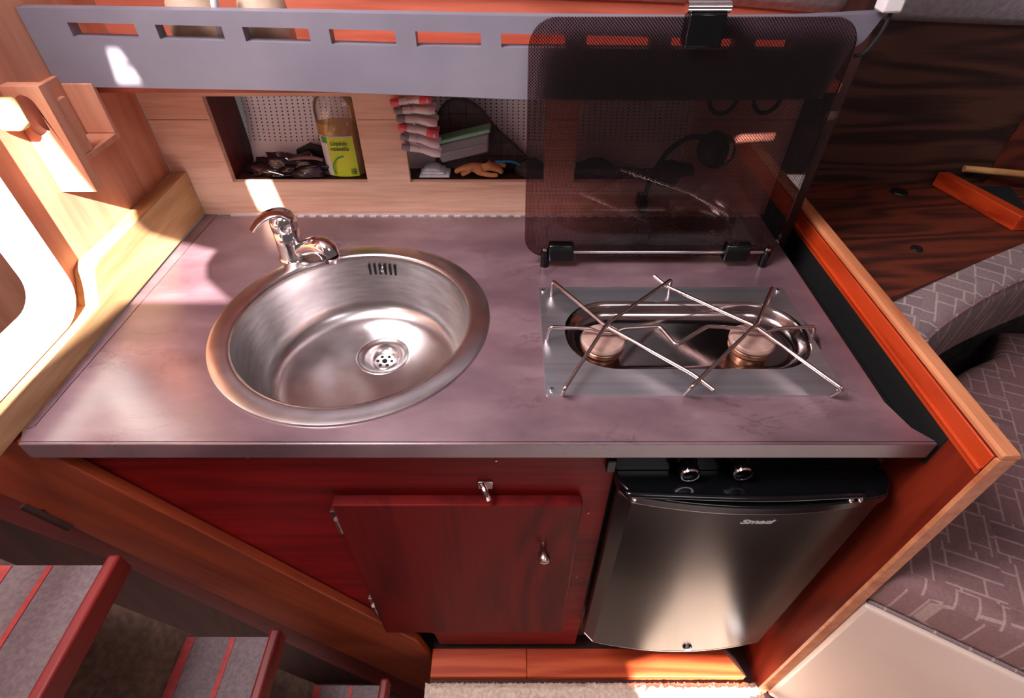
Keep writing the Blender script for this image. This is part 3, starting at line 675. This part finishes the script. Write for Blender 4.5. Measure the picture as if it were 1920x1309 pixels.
# glove, cloths, brush
def skinned(name, chains, m, parent=None, sub=2):
    vs, es, rad = [], [], []
    for ch in chains:
        prev = None
        for p in ch:
            if isinstance(p, int): prev = p; continue
            vs.append(p[:3]); rad.append(p[3]); k = len(vs)-1
            if prev is not None: es.append((prev, k))
            prev = k
    me = bpy.data.meshes.new(name); me.from_pydata([Vector(v) for v in vs], es, []); me.update()
    o = bpy.data.objects.new(name, me); C.objects.link(o)
    md = o.modifiers.new('skin', 'SKIN')
    for i, r_ in enumerate(rad): me.skin_vertices[0].data[i].radius = (r_, r_)
    me.skin_vertices[0].data[0].use_root = True
    s = o.modifiers.new('subdivision', 'SUBSURF'); s.levels = sub; s.render_levels = sub; md.use_smooth_shade = True
    me.materials.append(m); return o
g0 = Vector((-.065,.930,.7925))
def g(x, y, z, r_): return (x-g0.x, y-g0.y, z-g0.z, r_)
o = skinned('rubber_glove', [[g(-.060,.932,.806,.009), g(-.078,.931,.812,.009), g(-.090,.930,.807,.006), g(-.104,.929,.800,.0045)],
    [0, g(-.042,.930,.812,.009), g(-.024,.929,.806,.006), g(-.016,.928,.799,.0045)],
    [0, g(-.056,.925,.801,.006), g(-.040,.922,.798,.0045), g(-.024,.922,.798,.004)],
    [1, g(-.080,.924,.803,.0055), g(-.092,.922,.7985,.004)],
    [0, g(-.044,.938,.806,.006), g(-.028,.939,.813,.0055), g(-.010,.937,.808,.0045)]], M['glove'])
o.location = g0; tag(o, 'crumpled tan rubber glove lying at the front of the middle opening', 'glove')
bm = nb()
for k in range(3):
    prism(bm, [(-.168+.004*k,.7928+.0052*k), (-.112-.008*k,.7928+.0052*k), (-.114-.010*k,.7972+.0052*k), (-.166+.006*k,.7975+.0056*k)], 'y', .921+.002*k, .955)
o = obj('folded_cloth', bm, M['cloth_white'], bevel=.0018, seg=3); tag(o, 'white folded cloth in the left corner of the middle opening', 'cloth')
o = lump('dark_cloth', (.034,.940,.798), (.026,.016,.022), M['cloth_dark'], 8.1, .4, 1.8, sub=3); tag(o, 'dark crumpled cloth in the right corner of the middle opening', 'cloth')
o = obj('blue_brush', tube(nb(), spline([(-.030,.934,.818), (-.012,.934,.8185), (.003,.934,.817), (.014,.934,.812)], 4), .0032, 10, .6), M['blue']); tag(o, 'bright blue plastic handle between the glove and the oven mitt', 'brush')
o = lump('stored_cloth', (.150,.945,.800), (.034,.014,.018), M['cloth_dark'], 5.4, .3, 1.7, sub=3); tag(o, 'dark cloth in the right opening seen through the glass lid', 'cloth')

# fittings behind the lid
t = thing('gas_regulator', 'round black gas regulator with a curved hose behind the glass lid', 'gas regulator', (.333, .88, .867))
obj('regulator_body', lathe(nb(), [(0,-.035), (.012,-.035), (.014,-.018), (.026,-.014), (.028,-.004), (.028,.012), (.024,.020), (.012,.024), (0,.025)], (.335, .868, .867), 32, axis=(-.75, -.55, .25)), M['black'], t)
obj('threaded_collar', lathe(nb(), [(.0285,-.002), (.0295,0), (.0285,.002), (.0295,.004), (.0285,.006), (.0295,.008), (.0285,.010)], (.335, .868, .867), 32, axis=(-.75, -.55, .25)), M['chrome_rough'], t)
obj('hose', tube(nb(), spline([(.318,.872,.885), (.290,.872,.886), (.262,.872,.868), (.246,.872,.840), (.236,.872,.806), (.232,.872,.775)], 8), .0042, 10), M['black_rubber'], t)
obj('bracket', bx(nb(), .225, .239, .866, .903, .752, .776), M['black'], t, bevel=.002)
o = tag(obj('hose_fitting', prism(nb(), [(.252,.795), (.285,.795), (.290,.812), (.312,.815), (.314,.828), (.290,.832), (.276,.836), (.256,.832)], 'y', .880, .9055), M['black'], bevel=.004, seg=3), 'black shaped fitting screwed to the oak panel under the regulator', 'fitting')
for x0, r_ in ((.300, .020), (.362, .019)):
    pts = [(x0 + r_*math.cos(R(a)), .80, .972 + r_*1.2*math.sin(R(a))) for a in range(180, 361, 15)]
    o = obj('cable_loop', tube(nb(), pts, .003, 8), M['black_rubber'], smooth=60)
    tag(o, 'black cable loop hanging under the shelf, ' + ('left one' if x0 < .33 else 'right one'), 'cable', 'cable loops under the shelf')
t = thing('cabin_lamp', 'small white lamp body with a black cable at the right end of the shelf', 'lamp', (.455, .75, 1.08))
obj('lamp_body', bx(nb(), .436, .460, .735, .757, 1.086, 1.125), M['white_plastic'], t, bevel=.003)
obj('cable', tube(nb(), spline([(.452,.744,1.088), (.4505,.742,1.070), (.447,.745,1.052), (.441,.748,1.040), (.432,.751,1.036)], 6), .0024, 8), M['black_rubber'], t)

# ================================================================== BELOW THE WORKTOP
t = thing('base_cabinet', 'dark red mahogany cabinet front under the sink', 'cabinet', (-.2, .41, .08))
obj('front_panel', prism(nb(), [(-.56,.703), (.131,.703), (.131,.02), (-.15,.02), (-.155,.075), (-.60,.6)], 'y', .400, .415), M['mahogany'], t, smooth=0)
d = obj('cabinet_door', bx(nb(), -.240, .094, .381, .3985, .136, .590), M['mahogany_v'], t, bevel=.002)
d['label'] = 'proud flat red door'
obj('door_knob', lathe(nb(), [(0,0), (.0055,0), (.005,.010), (.008,.014), (.0085,.024), (.006,.028), (0,.029)], (.046, .3805, .487), 20, axis=(0, -1, 0)), M['chrome_rough'], d)
for z in (.530, .235):
    h = nb(); tube(h, [(-.2435,.386,z-.018), (-.2435,.386,z+.018)], .0042, 10); bx(h, -.256, -.244, .3975, .3995, z-.016, z+.016); obj('door_hinge', h, M['chrome_rough'], d)
bm = nb(); bx(bm, -.045, -.025, .396, .3998, .606, .622); tube(bm, spline([(-.040,.396,.620), (-.034,.384,.617), (-.031,.380,.606)], 4), .0038, 8)
obj('latch', bm, M['chrome_rough'], t, bevel=.001)
for x, z in ((-.33,.672), (.108,.540), (.108,.335), (-.02,.665)):
    obj('screw', lathe(nb(), [(0,0), (.0022,0), (.0018,.0012), (0,.0016)], (x, .3998, z), 10, axis=(0, -1, 0)), M['brass'], t)

# stove control panel
t = thing('hob_control_panel', 'black control panel with two fluted knobs under the worktop edge', 'control panel', (.30, .40, .66))
obj('panel', bx(nb(), .1315, .470, .402, .412, .640, .7025), M['black_gloss'], t)
obj('panel_lip', bx(nb(), .1325, .465, .397, .4018, .6495, .6515), M['black_gloss'], t)
for x, z in ((.2185,.6655), (.2830,.668)):
    bm = nb(); prof = []; n_ = 40
    q = Vector((0, 0, 1)).rotation_difference(Vector((0, -1, 0))).to_matrix()
    rings = []
    for r_, h in ((.0140,.0), (.0140,.004), (.0130,.006), (.0130,.021), (.0115,.0235), (.004,.0245)):
        rings.append([bm.verts.new(Vector((x, .4015, z)) + q @ Vector(((r_ - (.0010 if (i//2) % 2 and .005 < h < .022 else 0))*math.cos(2*math.pi*i/n_), (r_ - (.0010 if (i//2) % 2 and .005 < h < .022 else 0))*math.sin(2*math.pi*i/n_), h))) for i in range(n_)])
    for a, b in zip(rings, rings[1:]):
        for i in range(n_): bm.faces.new([a[i], a[(i+1) % n_], b[(i+1) % n_], b[i]])
    bm.faces.new(rings[-1])
    k_ = obj('knob', bm, M['black_gloss'], t, smooth=30)
    obj('chrome_ring', lathe(nb(), [(.0095,.0246), (.0115,.0244), (.0122,.0230), (.0112,.0252), (.0095,.0252)], (x, .4015, z), 32, axis=(0, -1, 0)), M['chrome'], k_)
for x in (.2425, .3030):
    obj('dial_plate', lathe(nb(), [(0,0), (.0115,0), (.0112,.0016), (0,.002)], (x, .4015, .6865), 28, axis=(0, -1, 0)), mottled('worn_dial_metal', rgb(150, 128, 130), rgb(176, 156, 156), 40, .45, .4), t)
tag(obj('bracket_plug', bx(nb(), .118, .130, .390, .3995, .653, .676), M['black'], bevel=.0015), 'small dark catch at the corner of cabinet and black panel', 'catch')

# fridge
t = thing('fridge', 'small black refrigerator with a bowed grey metallic door', 'fridge', (.30, .5, .02))
obj('fridge_body', bx(nb(), .1335, .474, .4135, .86, .03, .638), M['black'], t)
def bowed(x0, x1, ys, yc, yb, rc=.012, n=24):
    out = []
    for i in range(n+1):
        s = i/n; x = x0 + (x1-x0)*s; u = 2*s-1; y = yc + (ys-yc)*u*u
        e = min(s, 1-s)*(x1-x0)
        if e < rc: y += rc - math.sqrt(max(0, rc*rc - (rc-e)**2))
        out.append((x, y))
    return out + [(x1, yb), (x0, yb)]
obj('door', prism(nb(), bowed(.136, .474, .366, .346, .400), 'z', .147, .628), M['fridge'], t, smooth=35)
obj('door_seam', prism(nb(), bowed(.1355, .4742, .3655, .3455, .396), 'z', .6285, .6305), M['chrome_rough'], t, smooth=35)
obj('bottom_seam', prism(nb(), bowed(.1355, .4742, .3655, .3455, .396), 'z', .1448, .1466), M['chrome_rough'], t, smooth=35)
tc_ = obj('top_cap', prism(nb(), bowed(.1325, .4765, .364, .3435, .400, .02), 'z', .631, .648), M['black_gloss'], t, smooth=35, bevel=.002)
obj('handle_grip', tube(nb(), spline([(.140,.362,.6525), (.16,.358,.6545), (.30,.352,.6560), (.41,.357,.6550), (.430,.360,.6520)], 6), .0045, 12, .7), M['black_gloss'], tc_)
for x, z in ((.1485,.6495), (.423,.6500), (.412,.6490)):
    obj('cap_screw', lathe(nb(), [(0,0), (.0035,0), (.0028,.0015), (0,.0022)], (x, .354, z), 16, axis=(0, -.5, 1)), M['chrome'], tc_)
obj('badge', lathe(nb(), [(0,0), (.0085,0), (.0085,.003), (.006,.005), (.003,.0045), (0,.006)], (.318, .3458, .168), 24, axis=(0, -1, 0)), M['chrome'], t)
text_mesh('logo', 'Smad', .0160, Matrix.Translation((.3055, .3456, .6115)) @ Matrix.Rotation(R(90), 4, 'X') @ Matrix.Diagonal((1.15, .75, 1, 1)), M['logo'], t, shear=.35, bold=.0006)

# divider panel between galley and saloon
t = thing('divider', 'orange red mahogany divider panel with a top cap painted pale as if lit right of the worktop', 'partition', (.503, .60, -.02))
obj('panel', bx(nb(), .4945, .5135, .327, .93, -.0205, .7745), M['divider_v'], t, smooth=0)
obj('side_facing', bx(nb(), .4915, .4943, .3275, .90, .742, .7745), M['divider'], t, bevel=.001)
obj('gap_shade_strip', bx(nb(), .4925, .4943, .377, .90, .690, .7415), M['black_rubber'], t)  # black strip added for the shade in the gap beside the worktop
obj('moulding', tube(nb(), [(.4912,.3275,.752), (.4912,.90,.752)], .0028, 10), M['divider'], t)
obj('top_cap', prism(nb(), [(.4945,.7750), (.5150,.7750), (.5150,.7795), (.5120,.7825), (.4975,.7825), (.4945,.7795)], 'y', .3225, .93), M['cap'], t, bevel=.001)
obj('front_edge', prism(nb(), [(.4925,.3268), (.4945,.3222), (.5130,.3222), (.5145,.3268)], 'z', -.0205, .7745), M['cap'], t, bevel=.001)
struct('gap_shade_base', bx(nb(), .4595, .4905, .40, .93, .690, .700), M['black_rubber'], smooth=0)  # black base of the same gap, its shade put in as colour

# engine bulkhead boards and ladder
PO = [(-.74,.727), (-.566,.727), (-.542,.689), (-.296,.274), (-.185,.085), (-.168,-.02), (-.168,-.30), (-.195,-.26), (-.349,.028), (-.5506,.398), (-.6445,.589), (-.69,.665), (-.74,.70)]
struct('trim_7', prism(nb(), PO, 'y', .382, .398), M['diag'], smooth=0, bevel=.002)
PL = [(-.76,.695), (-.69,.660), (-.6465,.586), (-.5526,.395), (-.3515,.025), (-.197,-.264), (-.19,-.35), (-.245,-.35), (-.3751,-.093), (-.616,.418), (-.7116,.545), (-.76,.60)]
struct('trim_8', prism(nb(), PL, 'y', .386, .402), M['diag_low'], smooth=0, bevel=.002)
bm = nb(); tube(bm, [(-.648,.382,.592), (-.618,.382,.534)], .007, 12); bx(bm, -.64, -.628, .3815, .3855, .54, .58)
tag(obj('hinge', bm, M['dark_wood']), 'dark hinge in the seam between the two slanting boards', 'hinge')

t = thing('companion_ladder', 'wooden ladder with grey anti slip treads and red lips at lower left', 'ladder', (-.5, .0, -.3))
m_tr = mottled('grey_antislip_tread', rgb(96, 80, 84), rgb(116, 98, 98), 200, .75, 0, .5)
m_st = mottled('red_painted_strip', rgb(150, 40, 40), rgb(170, 54, 50), 100, .6)
m_ns = wood('red_nosing_wood', rgb(92, 22, 22), rgb(128, 38, 36), 'y', 1., .4)
for xr, z, wd, sts in ((-.496,.575,.140,((.000,.020),(.064,.071))), (-.367,.330,.132,((.000,.014),(.069,.077))), (-.2370,.082,.125,((.000,.014),(.066,.073)))):
    tr = obj('tread', bx(nb(), xr-.010-wd, xr-.010, -.16, .310, z-.024, z-.006), m_ns, t, bevel=.002)
    obj('tread_mat', bx(nb(), xr-.010-wd+.001, xr-.0105, -.158, .3085, z-.0055, z-.003), m_tr, tr)
    for a, b in sts: obj('grip_strip', bx(nb(), xr-.010-wd+.0015+a, xr-.010-wd+.0015+b, -.157, .3075, z-.0029, z-.0018), m_st, tr)
    obj('nosing', bx(nb(), xr-.0098, xr+.006, -.16, .318, z-.028, z+.008), m_ns, tr, bevel=.004, seg=3)
for y0 in (-.176,):
    obj('stringer', prism(nb(), [(-.72,.70), (-.62,.70), (-.20,-.12), (-.20,-.34), (-.26,-.34)], 'y', y0-.0, y0+.0155), m_ns, t, smooth=0)
PC = [(-.80,.78), (-.574,.360), (-.394,.0145), (-.21,-.355), (-.24,-.355), (-.83,.74)]
o = struct('wall_engine_cover', prism(nb(), PC, 'y', -.155, .33), M['carpet'], smooth=0)
tag(o, 'slanting engine cover with brown grey carpet behind the ladder', 'engine cover')
o = obj('rope', tube(nb(), spline([(-.505,.10,.46), (-.500,.13,.42), (-.515,.15,.40), (-.49,.16,.42), (-.485,.12,.47)], 6), .004, 8), M['carpet']); bpy.data.objects.remove(o)

# shag rug: dense tuft displaced slab
bm = nb(); nx, ny = 230, 66
X0, X1, Y0, Y1 = -.176, .505, .14, .338
def rz(x, y):
    e = min(x-X0, X1-x, Y1-y)
    return .004 + .010*min(1, max(0, e)/.012) + .0045*noise.noise(Vector((x*260, y*260, 0))) + .003*noise.noise(Vector((x*90, y*90, 5)))
top = [[bm.verts.new((X0 + (X1-X0)*i/nx + .0015*noise.noise(Vector((i*.9, j*.9, 2))), Y0 + (Y1-Y0)*j/ny + (.004*noise.noise(Vector((i*.8, 0, 1))) if j == ny else 0), rz(X0 + (X1-X0)*i/nx, Y0 + (Y1-Y0)*j/ny) - .018)) for i in range(nx+1)] for j in range(ny+1)]
for j in range(ny):
    for i in range(nx): bm.faces.new([top[j][i], top[j][i+1], top[j+1][i+1], top[j+1][i]])
edge = [top[0][i] for i in range(nx+1)] + [top[j][nx] for j in range(1, ny+1)] + [top[ny][i] for i in range(nx-1, -1, -1)] + [top[j][0] for j in range(ny-1, 0, -1)]
lo = [bm.verts.new((v.co.x, v.co.y, -.0205)) for v in edge]
for i in range(len(edge)): bm.faces.new([edge[i], edge[(i+1) % len(edge)], lo[(i+1) % len(edge)], lo[i]])
rug = obj('shag_rug', bm, M['rug'], smooth=80); tag(rug, 'cream shaggy carpet piece on the floor in front of the fridge', 'rug')
tag(obj('plastic_block', prism(nb(), [(.478,.296), (.512,.300), (.505,.255), (.478,.262)], 'z', -.006, .010), M['white_plastic'], bevel=.002), 'small white plastic piece on the rug by the divider foot', 'plastic piece')

# ================================================================== SALOON SEAT
bu = Vector((.86, -.51)).normalized()
A = Vector((.5165,.318)); B = A + bu*.75
struct_pts = [(A.x, A.y), (B.x, B.y), (1.6, B.y), (1.6,.60), (.5165,.60)]
o = obj('settee', prism(nb(), struct_pts, 'z', -.0205, .418), M['seat_base'], smooth=0, bevel=.004); tag(o, 'smooth cream moulded base under the patterned seat cushion', 'settee')
def cushion(bm, outline, z0, z1, r):
    """rounded-edge slab from an outline (counter-clockwise)"""
    n = len(outline); cx = sum(p[0] for p in outline)/n; cy = sum(p[1] for p in outline)/n
    rings = []
    prof = [(-r, z0)] + [(-r + r*math.sin(R(a)), (z0+r) - r*math.cos(R(a))) for a in (30, 60, 90)] + [(-r + r*math.sin(R(a)), (z1-r) - r*math.cos(R(a))) for a in (90, 115, 140, 160, 180)]
    def inset(d):
        out = []
        for i in range(n):
            p0 = Vector(outline[i-1]); p1 = Vector(outline[i]); p2 = Vector(outline[(i+1) % n])
            n1 = (p1-p0).normalized(); n2 = (p2-p1).normalized(); b = Vector((n1.y+n2.y, -(n1.x+n2.x)))
            b = b/(max(.3, b.length_squared/2)); out.append(p1 + b*d)
        return out
    for d, z in prof: rings.append([bm.verts.new((p.x, p.y, z)) for p in inset(d)])
    for a, b in zip(rings, rings[1:]):
        for i in range(n): bm.faces.new([a[i], a[(i+1) % n], b[(i+1) % n], b[i]])
    bm.faces.new(list(reversed(rings[0]))); bm.faces.new(rings[-1]); return bm
a2 = Vector((.5175,.325)); b2 = a2 + bu*.70
OC = [(a2.x, a2.y), (b2.x, b2.y), (1.5, b2.y+.1), (1.55,.70)] + [(1.40 - .10*k, .80 - .004*k*(k-8)*.6) for k in range(0, 5)] + [(.95,.765), (.88,.735), (.80,.690), (.70,.63), (.60,.585), (.5175,.56)]
t = thing('seat_cushion', 'pink grey patterned seat cushion at the right edge', 'cushion', (.8, .45, .4185))
obj('cushion_cover', cushion(nb(), OC, .4185, .505, .020), M['fabric2'], t, smooth=60)
obj('piping', tube(nb(), [(a2.x+.004, a2.y+.001, .422), (b2.x, b2.y+.002, .422)], .003, 8), M['fabric'], t)
# curved back cushion
t = thing('back_cushion', 'pale grey patterned curved back cushion rising behind the divider', 'cushion', (.72, .66, .59))
path = spline([(.566,.622,0), (.600,.650,0), (.660,.690,0), (.750,.742,0), (.850,.790,0), (.960,.838,0), (1.10,.880,0), (1.35,.92,0)], 6)
sec = [(-.050,.585), (-.058,.60), (-.060,.64), (-.060,.69), (-.054,.706), (-.042,.7125), (0,.716), (.030,.714), (.042,.706), (.047,.69), (.047,.60), (.040,.585)]
bm = nb(); rings = []
for i, p in enumerate(path):
    tg = (path[min(i+1, len(path)-1)] - path[max(0, i-1)]); nn = Vector((-tg.y, tg.x, 0)).normalized(); s_ = (i/len(path))
    dz = -.016 + .020*math.sin(min(1, s_*1.6)*math.pi/2)
    rings.append([bm.verts.new((p.x + nn.x*a, p.y + nn.y*a, z + (dz if z > .62 else 0))) for a, z in sec])
for a, b in zip(rings, rings[1:]):
    for k in range(len(sec)): bm.faces.new([a[k], a[(k+1) % len(sec)], b[(k+1) % len(sec)], b[k]])
seam = [tuple(r_[4].co) for r_ in rings]
bm.faces.new(rings[0]); bm.faces.new(list(reversed(rings[-1])))
obj('cushion_cover', bm, M['fabric'], t, smooth=60)
obj('piping', tube(nb(), seam, .0026, 8), M['fabric2'], t)
struct('wall_seat_back', bx(nb(), .5155, 1.7, .845, .86, -.02, .58), M['cloth_dark'], smooth=0)

# ledge bits
o = obj('fiddle_rail', prism(nb(), [(.862,1.040), (.884,1.040), (.93,.86), (.905,.86)], 'z', .7205, .750), M['divider'], bevel=.002); tag(o, 'reddish wooden fiddle rail running across the ledge at right', 'rail')
o = obj('bamboo_stick', tube(nb(), [(.905,1.035,.7585), (1.20,.965,.7585)], .0065, 12), M['bamboo']); tag(o, 'pale bamboo stick resting on the fiddle rail', 'stick')
o = obj('locker_recess', prism(nb(), [(.915,1.035), (1.02,1.035), (.985,.93), (.94,.90)], 'z', .7203, .7215), M['dark_hole']); tag(o, 'dark triangular opening in the ledge under the bamboo stick', 'recess')
for x, y, r_ in ((.781,1.010,.017), (.700,.80,.010)):
    o = obj('ledge_plug', lathe(nb(), [(0,.7204), (r_,.7204), (r_*.9,.7235), (0,.7245)], (x, y, 0), 24), M['black'])
    tag(o, 'black round plug in the ledge, ' + ('larger one near the hull' if r_ > .012 else 'smaller one near the back cushion'), 'plug')
